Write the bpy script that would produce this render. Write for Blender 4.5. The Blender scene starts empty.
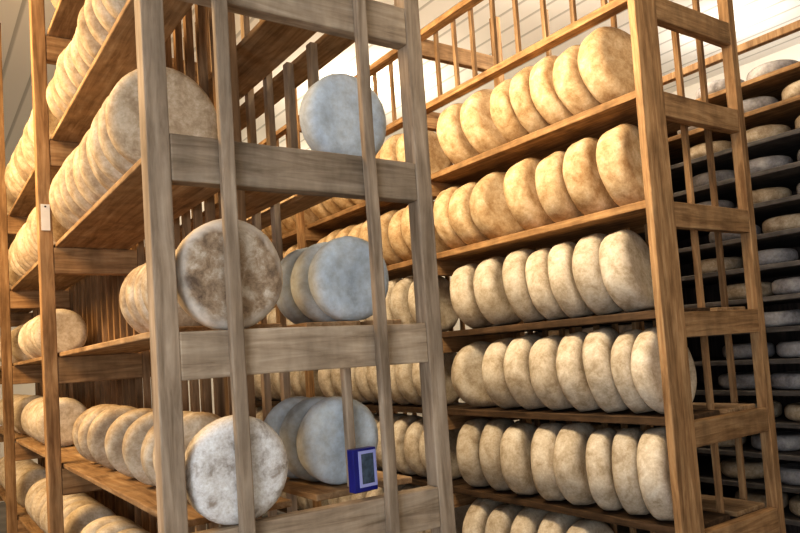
import bpy, bmesh, math, random
from mathutils import Vector, Matrix, noise

random.seed(7)
scn = bpy.context.scene
col = scn.collection
EYE = 1.5
ORD = ['first', 'second', 'third', 'fourth', 'fifth', 'sixth', 'seventh', 'eighth', 'ninth', 'tenth', 'eleventh',
       'twelfth', 'thirteenth', 'fourteenth', 'fifteenth', 'sixteenth', 'seventeenth', 'eighteenth', 'nineteenth',
       'twentieth', 'twenty-first', 'twenty-second', 'twenty-third', 'twenty-fourth', 'twenty-fifth', 'twenty-sixth']

# ------------------------------------------------------------------ materials
def new_mat(name):
    m = bpy.data.materials.new(name); m.use_nodes = True
    nt = m.node_tree; nt.nodes.clear()
    out = nt.nodes.new('ShaderNodeOutputMaterial'); b = nt.nodes.new('ShaderNodeBsdfPrincipled')
    nt.links.new(b.outputs[0], out.inputs[0])
    return m, nt, b

def N(nt, kind, **kw):
    n = nt.nodes.new(kind)
    for k, v in kw.items():
        if k in n.inputs: n.inputs[k].default_value = v
        else: setattr(n, k, v)
    return n

def ramp(nt, src, stops):
    r = nt.nodes.new('ShaderNodeValToRGB')
    el = r.color_ramp.elements
    while len(el) < len(stops): el.new(0.5)
    for e, (p, c) in zip(el, stops):
        e.position = p; e.color = (*c, 1)
    nt.links.new(src, r.inputs[0])
    return r

def shifted_coords(nt, scale=(1, 1, 1)):
    tc = N(nt, 'ShaderNodeTexCoord'); oi = N(nt, 'ShaderNodeObjectInfo')
    mul = N(nt, 'ShaderNodeMath', operation='MULTIPLY'); mul.inputs[1].default_value = 37.0
    nt.links.new(oi.outputs['Random'], mul.inputs[0])
    add = N(nt, 'ShaderNodeVectorMath', operation='ADD')
    nt.links.new(tc.outputs['Object'], add.inputs[0]); nt.links.new(mul.outputs[0], add.inputs[1])
    mp = N(nt, 'ShaderNodeMapping'); mp.inputs['Scale'].default_value = scale
    nt.links.new(add.outputs[0], mp.inputs[0])
    return mp.outputs[0], oi

def wood(name, dark, mid, light, grain=(14, 14, 1.2), rough=0.72, blot=0.35):
    m, nt, b = new_mat(name)
    v, oi = shifted_coords(nt, grain)
    n1 = N(nt, 'ShaderNodeTexNoise', Scale=3.0, Detail=7.0, Roughness=0.62, Distortion=0.6)
    nt.links.new(v, n1.inputs[0])
    r = ramp(nt, n1.outputs['Fac'], [(0.28, dark), (0.5, mid), (0.72, light)])
    v2, _ = shifted_coords(nt, (3, 3, 1.2))
    n2 = N(nt, 'ShaderNodeTexNoise', Scale=3.5, Detail=4.0, Roughness=0.6)
    nt.links.new(v2, n2.inputs[0])
    r2 = ramp(nt, n2.outputs['Fac'], [(0.35, (1 - blot,) * 3), (0.65, (1.0,) * 3)])
    mx = N(nt, 'ShaderNodeMix', data_type='RGBA', blend_type='MULTIPLY')
    mx.inputs[0].default_value = 1.0
    nt.links.new(r.outputs[0], mx.inputs[6]); nt.links.new(r2.outputs[0], mx.inputs[7])
    hs = N(nt, 'ShaderNodeHueSaturation')
    mr = N(nt, 'ShaderNodeMapRange'); mr.inputs['To Min'].default_value = 0.82; mr.inputs['To Max'].default_value = 1.16
    nt.links.new(oi.outputs['Random'], mr.inputs[0]); nt.links.new(mr.outputs[0], hs.inputs['Value'])
    nt.links.new(mx.outputs[2], hs.inputs['Color']); nt.links.new(hs.outputs[0], b.inputs['Base Color'])
    bp = N(nt, 'ShaderNodeBump', Strength=0.35, Distance=0.004)
    nt.links.new(n1.outputs['Fac'], bp.inputs['Height']); nt.links.new(bp.outputs[0], b.inputs['Normal'])
    b.inputs['Roughness'].default_value = rough
    b.inputs['Specular IOR Level'].default_value = 0.25
    return m

def rind(name, dark, mid, light, scale=9.0, spread=(0.34, 0.5, 0.66), rough=0.8, vmin=0.86, vmax=1.1, bump=0.5):
    m, nt, b = new_mat(name)
    v, oi = shifted_coords(nt)
    n1 = N(nt, 'ShaderNodeTexNoise', Scale=scale, Detail=8.0, Roughness=0.68, Distortion=0.3)
    nt.links.new(v, n1.inputs[0])
    r = ramp(nt, n1.outputs['Fac'], [(spread[0], dark), (spread[1], mid), (spread[2], light)])
    n2 = N(nt, 'ShaderNodeTexNoise', Scale=scale * 7, Detail=4.0, Roughness=0.7)
    nt.links.new(v, n2.inputs[0])
    r2 = ramp(nt, n2.outputs['Fac'], [(0.3, (0.78, 0.75, 0.7)), (0.62, (1, 1, 1))])
    mx = N(nt, 'ShaderNodeMix', data_type='RGBA', blend_type='MULTIPLY'); mx.inputs[0].default_value = 1.0
    nt.links.new(r.outputs[0], mx.inputs[6]); nt.links.new(r2.outputs[0], mx.inputs[7])
    hs = N(nt, 'ShaderNodeHueSaturation')
    mr = N(nt, 'ShaderNodeMapRange'); mr.inputs['To Min'].default_value = vmin; mr.inputs['To Max'].default_value = vmax
    nt.links.new(oi.outputs['Random'], mr.inputs[0]); nt.links.new(mr.outputs[0], hs.inputs['Value'])
    nt.links.new(mx.outputs[2], hs.inputs['Color']); nt.links.new(hs.outputs[0], b.inputs['Base Color'])
    bp = N(nt, 'ShaderNodeBump', Strength=bump, Distance=0.006)
    nt.links.new(n1.outputs['Fac'], bp.inputs['Height']); nt.links.new(bp.outputs[0], b.inputs['Normal'])
    b.inputs['Roughness'].default_value = rough
    b.inputs['Specular IOR Level'].default_value = 0.2
    return m

def plain(name, c, rough=0.6, nscale=6.0, var=0.08, spec=0.3):
    m, nt, b = new_mat(name)
    tc = N(nt, 'ShaderNodeTexCoord')
    n1 = N(nt, 'ShaderNodeTexNoise', Scale=nscale, Detail=5.0)
    nt.links.new(tc.outputs['Object'], n1.inputs[0])
    r = ramp(nt, n1.outputs['Fac'], [(0.3, tuple(x * (1 - var) for x in c)), (0.7, tuple(min(1, x * (1 + var)) for x in c))])
    nt.links.new(r.outputs[0], b.inputs['Base Color'])
    b.inputs['Roughness'].default_value = rough
    b.inputs['Specular IOR Level'].default_value = spec
    return m

WGREY = wood('weathered_cool_lit_wood', (0.22, 0.16, 0.105), (0.39, 0.30, 0.215), (0.53, 0.43, 0.325))  # weathered tone, with the cool light on the rack end put in
WBROWN = wood('brown_batten_wood', (0.13, 0.075, 0.035), (0.26, 0.16, 0.085), (0.40, 0.26, 0.15))
WTAN = wood('honey_wood', (0.17, 0.09, 0.04), (0.36, 0.215, 0.105), (0.53, 0.35, 0.19))
WBOARD = wood('shelf_board_wood', (0.16, 0.085, 0.035), (0.33, 0.19, 0.085), (0.50, 0.31, 0.15), grain=(14, 1.2, 14))
WBOARD_SHADE = wood('shaded_shelf_board_wood', (0.04, 0.025, 0.014), (0.09, 0.055, 0.03), (0.16, 0.10, 0.06), grain=(14, 1.2, 14))  # board wood darkened to paint in the shade below overhanging wheels
WBOARDG = wood('pale_shelf_board_wood', (0.22, 0.13, 0.065), (0.40, 0.26, 0.14), (0.56, 0.41, 0.26), grain=(14, 1.2, 14))
WRAIL = wood('rail_wood_grey', (0.22, 0.16, 0.105), (0.40, 0.31, 0.22), (0.54, 0.44, 0.33), grain=(1.2, 14, 14))
WRAILT = wood('rail_wood_honey', (0.17, 0.09, 0.04), (0.36, 0.215, 0.105), (0.53, 0.35, 0.19), grain=(1.2, 14, 14))
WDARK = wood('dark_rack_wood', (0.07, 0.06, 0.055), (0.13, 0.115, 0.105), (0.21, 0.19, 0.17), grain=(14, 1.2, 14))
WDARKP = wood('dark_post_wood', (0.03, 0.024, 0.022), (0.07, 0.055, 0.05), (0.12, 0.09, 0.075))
R_TAN = rind('tan_rind', (0.36, 0.225, 0.11), (0.54, 0.39, 0.23), (0.68, 0.54, 0.37), scale=13)
R_PALE = rind('pale_rind', (0.40, 0.325, 0.23), (0.59, 0.51, 0.40), (0.72, 0.66, 0.56), scale=13)
R_BEIGE = rind('beige_rind', (0.34, 0.255, 0.17), (0.52, 0.42, 0.30), (0.68, 0.60, 0.48), scale=15)
R_BLUE = rind('bluish_white_rind', (0.40, 0.46, 0.52), (0.56, 0.63, 0.69), (0.70, 0.75, 0.78), scale=5, bump=0.3)
R_MOULD = rind('mottled_brown_rind', (0.17, 0.12, 0.085), (0.42, 0.31, 0.21), (0.70, 0.61, 0.50), scale=17, spread=(0.36, 0.5, 0.64))
def pale_rim(m, r):
    nt = m.node_tree; b = [n for n in nt.nodes if n.type == 'BSDF_PRINCIPLED'][0]
    src = b.inputs['Base Color'].links[0].from_socket
    tc = N(nt, 'ShaderNodeTexCoord'); mp = N(nt, 'ShaderNodeMapping')
    mp.inputs['Location'].default_value = (0, 0, -r); mp.inputs['Scale'].default_value = (1, 0, 1)
    nt.links.new(tc.outputs['Object'], mp.inputs[0])
    ln = N(nt, 'ShaderNodeVectorMath', operation='LENGTH'); nt.links.new(mp.outputs[0], ln.inputs[0])
    nz = N(nt, 'ShaderNodeTexNoise', Scale=22.0, Detail=5.0); nt.links.new(tc.outputs['Object'], nz.inputs[0])
    ad = N(nt, 'ShaderNodeMath', operation='MULTIPLY_ADD'); ad.inputs[1].default_value = 0.05; nt.links.new(nz.outputs['Fac'], ad.inputs[0]); nt.links.new(ln.outputs['Value'], ad.inputs[2])
    rp = ramp(nt, ad.outputs[0], [(0.86 * r + 0.02, (0, 0, 0)), (r + 0.022, (0.8, 0.8, 0.8))])
    mx = N(nt, 'ShaderNodeMix', data_type='RGBA'); mx.inputs[7].default_value = (0.72, 0.66, 0.58, 1)
    nt.links.new(rp.outputs[0], mx.inputs[0]); nt.links.new(src, mx.inputs[6]); nt.links.new(mx.outputs[2], b.inputs['Base Color'])
pale_rim(R_MOULD, 0.131)
R_WHITE = rind('white_mould_rind', (0.36, 0.31, 0.27), (0.70, 0.68, 0.66), (0.86, 0.86, 0.85), scale=20, spread=(0.34, 0.47, 0.62))
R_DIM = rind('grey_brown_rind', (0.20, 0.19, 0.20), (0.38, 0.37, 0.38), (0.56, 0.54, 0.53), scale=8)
PLASTER = plain('white_plaster', (0.80, 0.78, 0.74), 0.9, 2.0, 0.04)
CONCRETE = plain('concrete_floor', (0.20, 0.185, 0.17), 0.8, 3.0, 0.25)
BLUE = plain('deep_blue_plastic', (0.012, 0.016, 0.18), 0.4, 20, 0.12, 0.4)
LILAC = plain('lilac_border_ink', (0.36, 0.38, 0.68), 0.6, 20, 0.05)
SCREEN = plain('slate_panel', (0.06, 0.085, 0.12), 0.35, 60, 0.5, 0.4)
PAPER = plain('white_paper', (0.78, 0.76, 0.72), 0.8, 30, 0.05)
BLACKP = plain('black_plastic', (0.01, 0.01, 0.014), 0.5, 20, 0.1)

# board-lined ceiling: dark seams run along the racks
CEIL, nt, b = new_mat('white_boarded_ceiling')
tc = N(nt, 'ShaderNodeTexCoord'); sx = N(nt, 'ShaderNodeSeparateXYZ'); nt.links.new(tc.outputs['Object'], sx.inputs[0])
ml = N(nt, 'ShaderNodeMath', operation='MULTIPLY'); ml.inputs[1].default_value = 1 / 0.22; nt.links.new(sx.outputs[0], ml.inputs[0])
fr = N(nt, 'ShaderNodeMath', operation='FRACT'); nt.links.new(ml.outputs[0], fr.inputs[0])
rr = ramp(nt, fr.outputs[0], [(0.0, (0.50, 0.49, 0.47)), (0.10, (0.55, 0.54, 0.52)), (0.16, (0.84, 0.82, 0.79)), (0.95, (0.84, 0.82, 0.79))])
nt.links.new(rr.outputs[0], b.inputs['Base Color']); b.inputs['Roughness'].default_value = 0.85

# ------------------------------------------------------------------ mesh helpers
def tag(o, label=None, cat=None, group=None, kind=None):
    if label: o['label'] = label
    if cat: o['category'] = cat
    if group: o['group'] = group
    if kind: o['kind'] = kind
    return o

def empty(name, loc=(0, 0, 0)):
    o = bpy.data.objects.new(name, None); o.location = loc; o.empty_display_size = 0.1
    col.objects.link(o); return o

def link_mesh(name, bm, mat, parent=None, smooth=False, loc=None):
    me = bpy.data.meshes.new(name); bm.to_mesh(me); bm.free()
    me.materials.append(mat)
    if smooth:
        for p in me.polygons: p.use_smooth = True
    o = bpy.data.objects.new(name, me); col.objects.link(o)
    if loc is not None: o.location = loc
    if parent: o.parent = parent
    return o

def timber_bm(sx, sy, sz, bevel=0.004, wob=0.0015, seed=0):
    """A sawn timber: bevelled, cut along its length, slightly uneven. Centred."""
    bm = bmesh.new()
    bmesh.ops.create_cube(bm, size=1.0)
    bmesh.ops.scale(bm, vec=(sx, sy, sz), verts=bm.verts)
    L = max(sx, sy, sz); ax = (sx, sy, sz).index(L)
    n = max(2, min(10, int(L / 0.25)))
    es = [e for e in bm.edges if abs((e.verts[0].co - e.verts[1].co)[ax]) > L * 0.5]
    bmesh.ops.subdivide_edges(bm, edges=es, cuts=n, use_grid_fill=True)
    b = min(bevel, min(sx, sy, sz) * 0.3)
    sharp = [e for e in bm.edges if len(e.link_faces) == 2 and e.calc_face_angle(0) > 0.8]
    bmesh.ops.bevel(bm, geom=sharp, offset=b, segments=2, affect='EDGES', profile=0.5)
    if wob:
        for v in bm.verts:
            p = v.co * 2.3 + Vector((seed * 3.7, seed * 1.3, seed * 7.1))
            d = noise.noise_vector(p) * wob; d[ax] = 0
            v.co += d
    return bm

_s = [0]
def timber(name, x0, x1, y0, y1, z0, z1, mat, parent, origin=(0, 0, 0), bevel=0.004, wob=0.0015):
    _s[0] += 1
    bm = timber_bm(x1 - x0, y1 - y0, z1 - z0, bevel, wob, _s[0])
    return link_mesh(name, bm, mat, parent, False,
                     ((x0 + x1) / 2 - origin[0], (y0 + y1) / 2 - origin[1], (z0 + z1) / 2 - origin[2]))

def wheel_mesh(name, r, t, seed, mat, bulge=0.12, edge=0.34, wob=0.035, flat=0.03, segs=40):
    """A cheese wheel standing on its rim, axis along Y, lowest point at the origin."""
    prof = []
    h = t / 2; c = edge * t
    prof += [(0.35 * r, h * 0.965), (0.68 * r, h * 0.985)]
    for k in range(6):
        a = math.pi / 2 * k / 5
        prof.append((r - c + c * math.sin(a), h - c + c * math.cos(a)))
    half = prof[:]
    prof = half + [(x, -y) for x, y in reversed(half)]
    bm = bmesh.new()
    rings = []
    for (pr_, py) in prof:
        rb = pr_ + (bulge * t * (1 - (py / h) ** 2) * 0.5 if pr_ > 0.9 * (r - c) else 0)
        ring = []
        for s in range(segs):
            a = 2 * math.pi * s / segs
            ring.append(bm.verts.new((rb * math.cos(a), py, rb * math.sin(a))))
        rings.append(ring)
    for i in range(len(rings) - 1):
        for s in range(segs):
            bm.faces.new((rings[i][s], rings[i][(s + 1) % segs], rings[i + 1][(s + 1) % segs], rings[i + 1][s]))
    c0 = bm.verts.new((0, h * 0.95, 0)); c1 = bm.verts.new((0, -h * 0.95, 0))
    for s in range(segs):
        bm.faces.new((c0, rings[0][(s + 1) % segs], rings[0][s]))
        bm.faces.new((c1, rings[-1][s], rings[-1][(s + 1) % segs]))
    off = Vector((seed * 5.3, seed * 2.1, seed * 9.7))
    for v in bm.verts:
        p = v.co / r
        d = noise.noise_vector(p * 1.1 + off)
        v.co.x += d.x * wob * r; v.co.z += d.z * wob * r; v.co.y += d.y * wob * r * 0.7
        d2 = noise.noise_vector(p * 5 + off) * 0.007 * r
        v.co += d2
    zmin = min(v.co.z for v in bm.verts)
    for v in bm.verts:                          # sag: the bottom settles flat on the board
        lim = zmin + flat * r
        if v.co.z < lim: v.co.z = lim + (v.co.z - lim) * 0.15
    zmin = min(v.co.z for v in bm.verts)
    for v in bm.verts: v.co.z -= zmin
    bmesh.ops.recalc_face_normals(bm, faces=bm.faces)
    me = bpy.data.meshes.new(name); bm.to_mesh(me); bm.free(); me.materials.append(mat)
    for p in me.polygons: p.use_smooth = True
    me['t'] = t
    return me

def flat_wheel_mesh(name, r, t, seed, mat, segs=28):
    me = wheel_mesh(name, r, t, seed, mat, segs=segs)
    for v in me.vertices:
        x, y, z = v.co
        v.co = (x, z - r, y)
    zmin = min(v.co.z for v in me.vertices)
    for v in me.vertices: v.co.z -= zmin
    me.flip_normals()
    return me

SKIP = set()
SKIP |= set([39, 92, 99, 100, 102, 106, 108, 111, 120, 182, 183, 184, 200, 205, 206, 207, 248, 273, 275, 276, 277, 278, 279, 282, 283, 284, 285, 286, 287, 291, 292, 293, 294, 295, 296, 300, 301, 302, 303, 304, 305, 309, 310, 311, 312, 313, 314, 318, 319, 320, 321, 322, 323, 324, 327, 328, 329, 330, 331, 332, 333, 336, 337, 338, 339, 340, 341, 342, 345, 346, 347, 348, 349, 350, 351, 353, 358, 359, 360, 363, 364, 365, 366, 367, 368, 369, 372, 373, 374, 375, 376, 377, 378, 381, 382, 383, 384, 385, 386, 387, 394, 395, 396, 399, 400, 401, 402, 403, 404, 405, 408, 409, 410, 411])  #SKIP#

calls = [0]; tally = {}; order = {}
def put(me, x, y, z, label, group, lean=0.0, yaw=0.0, tiltx=0.0, row_key=None):
    """One cheese wheel with its lowest rim point on z."""
    calls[0] += 1
    if calls[0] in SKIP: return None
    o = bpy.data.objects.new('round_cheese', me)
    o.rotation_euler = (math.radians(lean), math.radians(tiltx), math.radians(yaw))
    R = o.rotation_euler.to_matrix()
    zmin = min((R @ v.co).z for v in me.vertices)
    o.location = (x, y, z - zmin + 0.002)
    col.objects.link(o)
    if '#' in label:                            # its place in the row, counted over the wheels that are there
        k = row_key or label
        tally[k] = tally.get(k, 0) + 1
        label = label.replace('#', ORD[tally[k] - 1])
    tag(o, label, 'cheese', group); order[o.name] = calls[0]
    return o

# ------------------------------------------------------------------ the room
def shell(name, x0, x1, y0, y1, z0, z1, mat):
    bm = bmesh.new(); bmesh.ops.create_cube(bm, size=1.0)
    bmesh.ops.scale(bm, vec=(x1 - x0, y1 - y0, z1 - z0), verts=bm.verts)
    o = link_mesh(name, bm, mat, None, False, ((x0 + x1) / 2, (y0 + y1) / 2, (z0 + z1) / 2))
    o['kind'] = 'structure'
    return o

RX0, RX1, RY0, RY1, RH = -3.0, 6.6, -4.2, 8.6, 4.2
shell('floor', RX0, RX1, RY0, RY1, -0.1, 0, CONCRETE)
shell('ceiling', RX0, RX1, RY0, RY1, RH, RH + 0.1, CEIL)
shell('wall_left', RX0 - 0.1, RX0, RY0, RY1, 0, RH, PLASTER)
shell('wall_right', RX1, RX1 + 0.1, RY0, RY1, 0, RH, PLASTER)
shell('wall_far', RX0, RX1, RY1, RY1 + 0.1, 0, RH, PLASTER)
shell('wall_near', RX0, RX1, RY0 - 0.1, RY0, 0, RH, PLASTER)

# ------------------------------------------------------------------ grey rack (end faces the camera)
W, L, P = 0.8, 1.608, 0.053
S = 0.455
ZB = [0.882 + EYE + S * (1 - k) for k in range(7)]      # underside of cross rails, top to bottom
HR = 0.11
ZS = [z + HR + 0.018 for z in ZB]                       # board tops: 2.965 2.51 2.055 1.60 1.145 0.69 0.235
ZS_A = ZS

ra = empty('cheese_rack', (0, 0, 0))
tag(ra, 'weathered grey timber rack whose end, with two upright battens, stands in front', 'rack')
for b in range(4):
    y = b * L
    top = 3.4 if b < 2 else 3.7
    pm, rm = (WGREY, WRAIL) if b == 0 else (WTAN, WRAILT)  # rear frames get honey wood, painting warm lamplight into their colour
    timber('post', 0, P, y, y + P, 0, top, pm, ra)
    timber('post', W - P, W, y, y + P, 0, top, pm, ra)
    for k, zb in enumerate(ZB):
        if b >= 2 and k == 0: continue
        timber('cross_rail', P, W - P, y + 0.002, y + P - 0.006, zb, zb + HR, rm, ra, wob=0.003)
for b in range(3):
    y0, y1 = b * L + (0.01 if b == 0 else 0.03), (b + 1) * L + 0.02
    for k, zs in enumerate(ZS):
        if b == 2 and k in (0, 6): continue
        if b == 1 and k in (0, 6): continue
        bmats = WBOARDG
        ys = y0 + (0.095 if b == 0 else 0.0)
        timber('shelf_board', 0.06, 0.215 if k == 1 and b == 0 else 0.355, ys, y1, zs - 0.018, zs, bmats, ra, wob=0.001)
        if b < 2 and k > 0:
            timber('shelf_board', 0.425, 0.595, ys, y1, zs - 0.018, zs, bmats, ra, wob=0.001)
            timber('shelf_board', 0.635, 0.735, ys, y1, zs - 0.018, zs, bmats, ra, wob=0.001)
for i in range(36):                                       # dense middle fence
    y = 0.43 + i * 0.125
    if any(abs(y - b * L - P / 2) < 0.045 for b in range(4)): continue
    timber('divider_batten', 0.376, 0.402, y - 0.014, y + 0.014, 0.02, 3.0, WBROWN, ra, wob=0.003, bevel=0.002)
for i in range(8):                                       # second, sparser fence on the far side
    y = 0.33 + i * 0.165
    timber('divider_batten', 0.603, 0.628, y - 0.016, y + 0.016, 0.02 if i > 1 else ZS[2], 3.0 if i > 1 else ZB[1] + HR, WGREY, ra, wob=0.003, bevel=0.002)
timber('front_batten', 0.166, 0.200, -0.024, -0.001, 0.05, 3.3, WGREY, ra, wob=0.004)
timber('front_batten', 0.566, 0.598, -0.024, -0.001, 0.05, 3.3, WGREY, ra, wob=0.004)
tag(timber('loose_batten', 0.535, 0.559, 0.112, 0.136, ZS[4], ZS[3] - 0.019, WGREY, ra, wob=0.002),
    'short grey batten between two boards')

# --- its wheels
A_big = [wheel_mesh('wheel_large_beige', 0.150, 0.085, 20 + i, R_BEIGE) for i in range(4)]
A_small = [wheel_mesh('wheel_small_beige', 0.112, 0.078, 30 + i, R_BEIGE) for i in range(4)]
A_pale = [wheel_mesh('wheel_small_pale', 0.120, 0.085, 40 + i, R_PALE) for i in range(4)]
A_blue = [wheel_mesh('wheel_bluish', 0.118, 0.088, 50 + i, R_BLUE, wob=0.02) for i in range(3)]
A_blue.append(wheel_mesh('wheel_bluish', 0.131, 0.09, 57, R_BLUE, wob=0.02))
SH = {0: 'top', 1: 'second', 2: 'third', 3: 'fourth', 4: 'fifth', 5: 'sixth', 6: 'seventh'}

def a_row(k, ys, meshes, word, bay, cx=0.19, lean=(0, 4), yaw=(-5, 5)):
    for i, y in enumerate(ys):
        put(meshes[(i * 3 + k) % len(meshes)], cx + random.uniform(-0.008, 0.008), y, ZS[k],
            f'{word} cheese wheel, # from the front, {SH[k]} shelf of the grey rack, {bay} bay',
            f'wheels on the {SH[k]} shelf of the grey rack', random.uniform(*lean), random.uniform(*yaw))

rng = lambda a, n, d: [a + d * i + random.uniform(-0.006, 0.006) for i in range(n)]
a_row(0, rng(0.95, 6, 0.105), A_small, 'whitish', 'first', 0.17)
a_row(1, rng(0.50, 11, 0.098), A_small, 'whitish', 'first', 0.142)
a_row(2, rng(0.42, 10, 0.112), A_big, 'large beige', 'first', 0.175)
a_row(3, [0.37, 0.465, 0.56, 0.655], A_small, 'small beige', 'first', 0.19, (2, 4))
for i, y in enumerate([0.34, 0.46, 0.66, 0.90, 1.18, 1.36, 1.47]):
    put(A_small[i % 4], 0.19, y, ZS[4], f'leaning beige cheese wheel, # from the front, fifth shelf of the grey rack',
        'wheels on the fifth shelf of the grey rack', [10, 11, 9, 12, 14, 10, 9][i], [-8, -4, -10, -6, -12, -4, -6][i])
for i, y in enumerate([0.95, 1.13, 1.3, 1.45]):
    put(A_pale[i % 4], 0.19, y, ZS[5], f'shaded cheese wheel, # from the front, sixth shelf of the grey rack',
        'wheels on the sixth shelf of the grey rack', 6, -10)
for k, ms, wd, d in ((1, A_big, 'whitish', 0.13), (2, A_big, 'large beige', 0.12), (3, A_pale, 'pale', 0.11), (4, A_pale, 'pale', 0.12), (5, A_pale, 'pale', 0.14)):
    ya = 2.36 if k in (3, 4) else 1.78
    a_row(k, rng(ya, int((3.12 - ya) / d), d), ms, wd, 'second', 0.18)
for k, ms, wd, d in ((1, A_big, 'whitish', 0.15), (2, A_big, 'large beige', 0.14), (3, A_pale, 'pale', 0.13), (4, A_pale, 'pale', 0.14), (5, A_pale, 'pale', 0.15)):
    a_row(k, rng(3.40, 9, d), ms, wd, 'third', 0.18)

# front wheels at the rack end
put(wheel_mesh('wheel_brown_mottled', 0.131, 0.085, 61, R_MOULD, wob=0.02), 0.196, 0.057, ZB[3] + HR,
    'round brown mottled cheese wheel facing out behind the front batten, upper of the two', 'wheels facing out of the grey rack end', 2, 0)
put(wheel_mesh('wheel_white_mould', 0.122, 0.085, 62, R_WHITE, wob=0.02), 0.187, 0.052, ZB[4] + HR,
    'round white mouldy cheese wheel facing out behind the front batten, lower of the two', 'wheels facing out of the grey rack end', 2, 0)
for k, cx, y0, n in ((2, 0.618, 0.17, 1), (3, 0.600, 0.165, 3), (4, 0.548, 0.197, 3)):
    for i in range(n):
        lb = {0: 'bluish white cheese wheel at the front', 1: 'bluish cheese wheel second from the front',
              2: 'bluish cheese wheel third from the front', 3: 'bluish cheese wheel fourth from the front'}[i]
        put(A_blue[(i + k) % 3] if k != 2 else A_blue[3], cx - 0.012 * i, y0 + i * 0.098, ZS[k], f'{lb} of the {SH[k]} shelf of the grey rack',
            'bluish wheels in the grey rack', 3, 4 if i else 0)

# small blue box standing on the rail
bx = empty('display_box', (0.532, 0.052, ZS[4] + 0.001))
tag(bx, 'small deep blue box with a lilac bordered dark panel beside the bluish cheeses', 'box')
bx.rotation_euler[2] = math.radians(4)
bxp = lambda n, x0, x1, y0, y1, z0, z1, m: timber(n, x0, x1, y0, y1, z0, z1, m, bx, bevel=0.002, wob=0)
bxp('case', -0.038, 0.036, -0.024, 0.004, 0, 0.112, BLUE)
def frame_bm(x0, x1, z0, z1, w, y0, y1):
    bm = bmesh.new()
    o_ = [(x0, z0), (x1, z0), (x1, z1), (x0, z1)]; i_ = [(x0 + w, z0 + w), (x1 - w, z0 + w), (x1 - w, z1 - w), (x0 + w, z1 - w)]
    V = {}
    for yy in (y0, y1):
        for nm, pts in (('o', o_), ('i', i_)):
            for q, (x, z) in enumerate(pts): V[nm, yy, q] = bm.verts.new((x, yy, z))
    for q in range(4):
        r = (q + 1) % 4
        bm.faces.new((V['o', y0, q], V['o', y0, r], V['i', y0, r], V['i', y0, q]))
        bm.faces.new((V['o', y1, r], V['o', y1, q], V['i', y1, q], V['i', y1, r]))
        bm.faces.new((V['o', y0, r], V['o', y0, q], V['o', y1, q], V['o', y1, r]))
        bm.faces.new((V['i', y0, q], V['i', y0, r], V['i', y1, r], V['i', y1, q]))
    return bm
link_mesh('border', frame_bm(-0.022, 0.034, 0.012, 0.106, 0.008, -0.0262, -0.0235), LILAC, bx)
bxp('panel', -0.0135, 0.0255, -0.0256, -0.0235, 0.0205, 0.0975, SCREEN)
# paper tag on the second upright
tg = empty('paper_tag', (0.026, L - 0.0035, 2.16))
tag(tg, 'small white paper tag pinned on the second upright of the grey rack', 'tag')
timber('sheet', -0.017, 0.017, -0.001, 0.001, -0.055, 0.055, PAPER, tg, bevel=0.0005, wob=0.002)
bm = bmesh.new(); bmesh.ops.create_uvsphere(bm, u_segments=10, v_segments=6, radius=0.004)
link_mesh('pin', bm, BLACKP, tg, True, (0, -0.002, 0.045))

# ------------------------------------------------------------------ honey rack (its long side faces the camera)
XB, YB, SB = 2.114, 0.194, 0.4663
ZSB = [1.5127 + EYE - SB * k for k in range(-1, 7)]      # index 0 = the empty top level
ZSB[2] += 0.034; ZSB[3] += 0.012
rb = empty('cheese_rack', (XB, YB, 0))
tag(rb, 'honey brown timber rack filled with large tan cheese wheels', 'rack')
OB = (XB, YB, 0)
for b in range(4):
    y = YB + b * L
    if b == 0:
        timber('post', XB, XB + 0.155, y, y + 0.036, 0, 3.75, WTAN, rb, OB, wob=0.004)
    else:
        timber('post', XB, XB + P, y, y + P, 0, 3.75, WTAN, rb, OB)
    timber('post', XB + W - P, XB + W, y, y + P, 0, 3.75, WTAN, rb, OB, wob=0.003)
    for k, zs in enumerate(ZSB):
        timber('cross_rail', XB + (0.155 if b == 0 else P), XB + W - P, y + 0.003, y + P - 0.004, zs - 0.018 - HR, zs - 0.018, WRAILT, rb, OB, wob=0.003)
for b in range(3):
    y0, y1 = YB + b * L + (0.058 if b == 0 else 0.03), YB + (b + 1) * L + 0.02
    for k, zs in enumerate(ZSB):
        if k < 2:
            timber('edge_board', XB + 0.057, XB + 0.125, y0, y1, zs - 0.036, zs, WBOARD, rb, OB, wob=0.001)
            continue
        timber('shelf_board', XB + (0.072 if k < 4 else 0.10), XB + 0.445, y0, y1, zs - 0.036, zs, WBOARD if k < 4 else WBOARD_SHADE, rb, OB, wob=0.001)
        if b == 0:
            timber('shelf_board', XB + 0.50, XB + 0.745, y0, y1, zs - 0.024, zs, WBOARDG, rb, OB, wob=0.001)
n = 0
for i in range(38):
    y = YB + 0.12 + i * 0.124
    if any(abs(y - YB - b * L - P / 2) < 0.045 for b in range(4)): continue
    timber('divider_batten', XB + 0.462, XB + 0.486, y - 0.013, y + 0.013, 0.02, 2.98, WTAN, rb, OB, wob=0.003, bevel=0.002)
for y in (0.45, 0.635, 0.822, 1.017, 1.191, 1.371, 1.53, 1.70, 2.0, 2.2, 2.4, 2.6, 2.8, 3.0, 3.2, 3.6, 3.8, 4.0, 4.2, 4.4, 4.6, 4.8):
    timber('upper_batten', XB + 0.128, XB + 0.15, y - 0.012, y + 0.012, 2.99, 3.47, WBROWN, rb, OB, wob=0.002, bevel=0.002)
for i in range(3):
    y = YB + 0.18 + i * 0.5
    timber('divider_batten', XB + 0.765, XB + 0.79, y - 0.013, y + 0.013, 0.02, 3.6, WTAN, rb, OB, wob=0.003, bevel=0.002)

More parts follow.
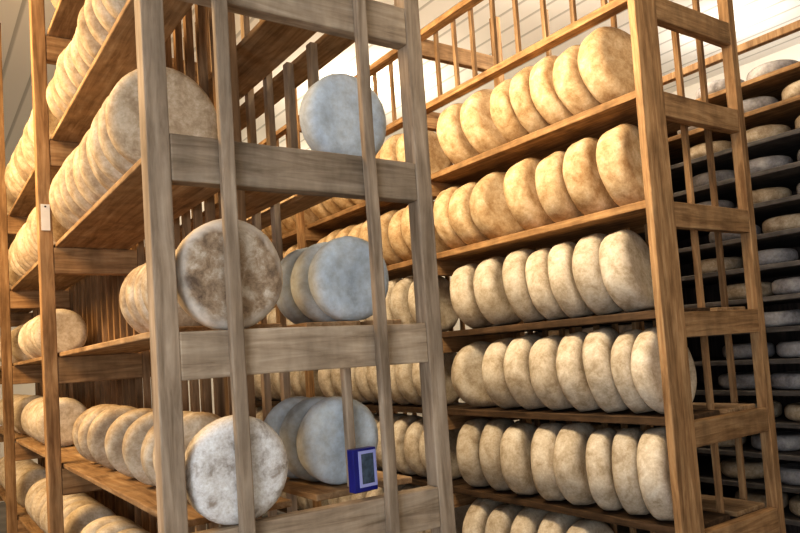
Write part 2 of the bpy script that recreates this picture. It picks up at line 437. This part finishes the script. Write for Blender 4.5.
B_m = {}
TH = [0.10, 0.115, 0.128, 0.142]
for nm, mt in (('tan', R_TAN), ('pale', R_PALE)):
    B_m[nm] = [[wheel_mesh('wheel_' + nm, 0.191 + 0.004 * (i % 3), t, 70 + 3 * q + i + (19 if nm == 'pale' else 0), mt, wob=0.045, flat=0.06, edge=0.3)
                for i in range(3)] for q, t in enumerate(TH)]
def fit_mesh(kind, gap, i):
    q = max([n for n, t in enumerate(TH) if t <= gap - 0.027] or [0])
    return B_m[kind][q][i % 3]
CB = XB + 0.236
rows = {1: ('tan', [0.445, 0.63, 0.79, 0.945, 1.11, 1.32, 1.565], 14, [-4, 0, 2, 8, 10, 0, 6]),
        2: ('tan', [0.43, 0.635, 0.835, 1.025, 1.30, 1.51, 1.665], 11, [8, 8, 12, 6, -14, 4, 8]),
        3: ('pale', [0.465, 0.64, 0.815, 0.965, 1.12, 1.345, 1.575], 12, [13, 15, 18, 15, 17, 12, 14]),  # from here down the greyer rind paints in the cool daylight
        4: ('pale', [0.345, 0.478, 0.64, 0.805, 0.975, 1.155, 1.335, 1.575], 10, [3, 10, 20, 17, 15, 14, 6, -18]),
        5: ('pale', [0.40, 0.56, 0.71, 0.885, 1.06, 1.28, 1.47, 1.66], 5, [18, 22, 22, 18, 22, 20, 24, 18]),
        6: ('pale', [0.86, 1.06, 1.25, 1.44, 1.63], 5, [10, 14, 8, 12, 10])}
BN = {1: 'highest', 2: 'second', 3: 'third', 4: 'fourth', 5: 'fifth', 6: 'lowest'}
for k, (kind, ys, lean, yaws) in rows.items():
    for i, y in enumerate(ys):
        gap = min([abs(y - q) for q in ys if q != y] + [0.17])
        put(fit_mesh(kind, gap, i * 5 + k), CB + random.uniform(-0.012, 0.006), y, ZSB[k + 1],
            f'{kind} cheese wheel, # from the thick near post, {BN[k]} row of the honey rack',
            f'wheels in the {BN[k]} row of the honey rack', -lean * random.uniform(0.9, 1.1) * 0.8, yaws[i])
    nfar = 16
    for i in range(nfar):
        y = YB + L + 0.20 + i * 0.178 + (0.17 if i > 7 else 0)
        put(fit_mesh(kind, 0.15, i * 7 + k), CB + random.uniform(-0.012, 0.006), y, ZSB[k + 1],
            f'{kind} cheese wheel, # beyond the second upright, {BN[k]} row of the honey rack',
            f'wheels in the {BN[k]} row of the honey rack', -lean * random.uniform(0.6, 0.8), random.uniform(2, 9))
# ------------------------------------------------------------------ dark rack with wheels lying flat
XC = 3.8; WC = 0.75; SC = 0.19
rc = empty('cheese_rack', (XC, -0.9, 0))
tag(rc, 'dark timber rack with closely spaced boards standing behind the honey rack', 'rack')
OC = (XC, -0.9, 0)
ZC = [3.024 - SC * k for k in range(15)]
for yy in (-0.9, 1.32, 3.2):
    for xx in (XC + 0.02, XC + WC - 0.07):
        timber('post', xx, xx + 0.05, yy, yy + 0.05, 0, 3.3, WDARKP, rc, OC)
timber('top_rail', XC, XC + 0.05, -0.9, 3.25, 3.215, 3.262, WTAN, rc, OC)
for k, z in enumerate(ZC):
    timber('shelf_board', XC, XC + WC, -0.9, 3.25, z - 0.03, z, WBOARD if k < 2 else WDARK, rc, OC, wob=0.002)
timber('added_dark_back', XC + WC + 0.002, XC + WC + 0.02, -0.9, 3.25, 0.05, 3.0, WDARKP, rc, OC)  # added dark sheet standing in for the unlit depth between boards
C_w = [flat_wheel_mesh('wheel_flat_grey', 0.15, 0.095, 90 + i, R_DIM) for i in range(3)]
C_p = [flat_wheel_mesh('wheel_flat_pale', 0.15, 0.10, 95 + i, R_BEIGE) for i in range(2)]
for k, z in enumerate(ZC):
    off = random.uniform(0, 0.3)
    for i in range(10):
        y = -0.55 + off + i * 0.352 + random.uniform(-0.015, 0.015)
        if abs(y - 1.345) < 0.205: continue
        if y > 3.0 or abs(y - 1.345) < 0.2: continue
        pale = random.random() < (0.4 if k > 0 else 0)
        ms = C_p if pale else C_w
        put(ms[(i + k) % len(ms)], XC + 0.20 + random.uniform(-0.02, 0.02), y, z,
            f'{"pale" if pale else "grey"} cheese lying flat, # from the right on the {ORD[k]} board down, dark rack',
            'wheels lying flat in the dark rack', 0, random.uniform(0, 360), row_key=('dark', k))

# ------------------------------------------------------------------ light
def area(name, loc, rot, sx_, sy_, power, c):
    l = bpy.data.lights.new(name, 'AREA'); l.shape = 'RECTANGLE'; l.size = sx_; l.size_y = sy_; l.energy = power; l.color = c
    o = bpy.data.objects.new(name, l); o.location = loc; o.rotation_euler = [math.radians(a) for a in rot]; col.objects.link(o); return o
def point(name, loc, power, c, r=0.12):
    l = bpy.data.lights.new(name, 'POINT'); l.energy = power; l.color = c; l.shadow_soft_size = r
    o = bpy.data.objects.new(name, l); o.location = loc; col.objects.link(o); return o
WARM = (1.0, 0.80, 0.54); COOL = (0.86, 0.92, 1.0)
area('aisle_lamp', (1.0, 0.7, 3.2), (0, -55, 0), 0.5, 2.4, 72, WARM)
area('aisle_lamp', (1.45, 3.6, 3.9), (0, 0, 0), 0.4, 2.0, 30, WARM)
area('aisle_lamp', (-1.4, 1.75, 3.1), (0, -62, 8), 0.8, 2.2, 115, (1.0, 0.66, 0.32))
point('ceiling_fill', (3.4, 1.2, 3.75), 50, (1.0, 0.86, 0.68))  # added point lights without fixtures, there to brighten the ceiling
point('ceiling_fill', (3.4, 4.2, 3.75), 80, (1.0, 0.86, 0.66))
point('ceiling_fill', (5.5, 1.6, 3.7), 22, (1.0, 0.92, 0.82))
point('ceiling_fill', (4.2, 7.0, 3.6), 60, (1.0, 0.85, 0.62))
area('daylight_fill', (-2.95, -2.6, 1.5), (0, -90, 0), 1.6, 2.4, 120, COOL)  # added cool fill at the left wall, no window is built there

w = bpy.data.worlds.new('World'); scn.world = w; w.use_nodes = True
w.node_tree.nodes['Background'].inputs[0].default_value = (0.8, 0.85, 1.0, 1)
w.node_tree.nodes['Background'].inputs[1].default_value = 0.05

# ------------------------------------------------------------------ camera
f, yaw, pitch, roll = 703.3, 0.6093, 0.0628, -0.0679
F = Vector((math.sin(yaw) * math.cos(pitch), math.cos(yaw) * math.cos(pitch), math.sin(pitch)))
R0 = Vector((math.cos(yaw), -math.sin(yaw), 0)); U0 = R0.cross(F)
R2 = math.cos(roll) * R0 + math.sin(roll) * U0; U2 = -math.sin(roll) * R0 + math.cos(roll) * U0
cd = bpy.data.cameras.new('camera'); cam = bpy.data.objects.new('camera', cd); col.objects.link(cam)
cd.sensor_width = 36; cd.lens = 36 * f / 800; cd.shift_y = 42.7 / 800; cd.clip_start = 0.05
M = Matrix((R2, U2, -F)).transposed().to_4x4(); M.translation = Vector((-0.4398, -1.5732, EYE))
cam.matrix_world = M
scn.camera = cam
scn.view_settings.view_transform = 'Standard'
scn.view_settings.look = 'Medium High Contrast'
scn.view_settings.exposure = 0.0
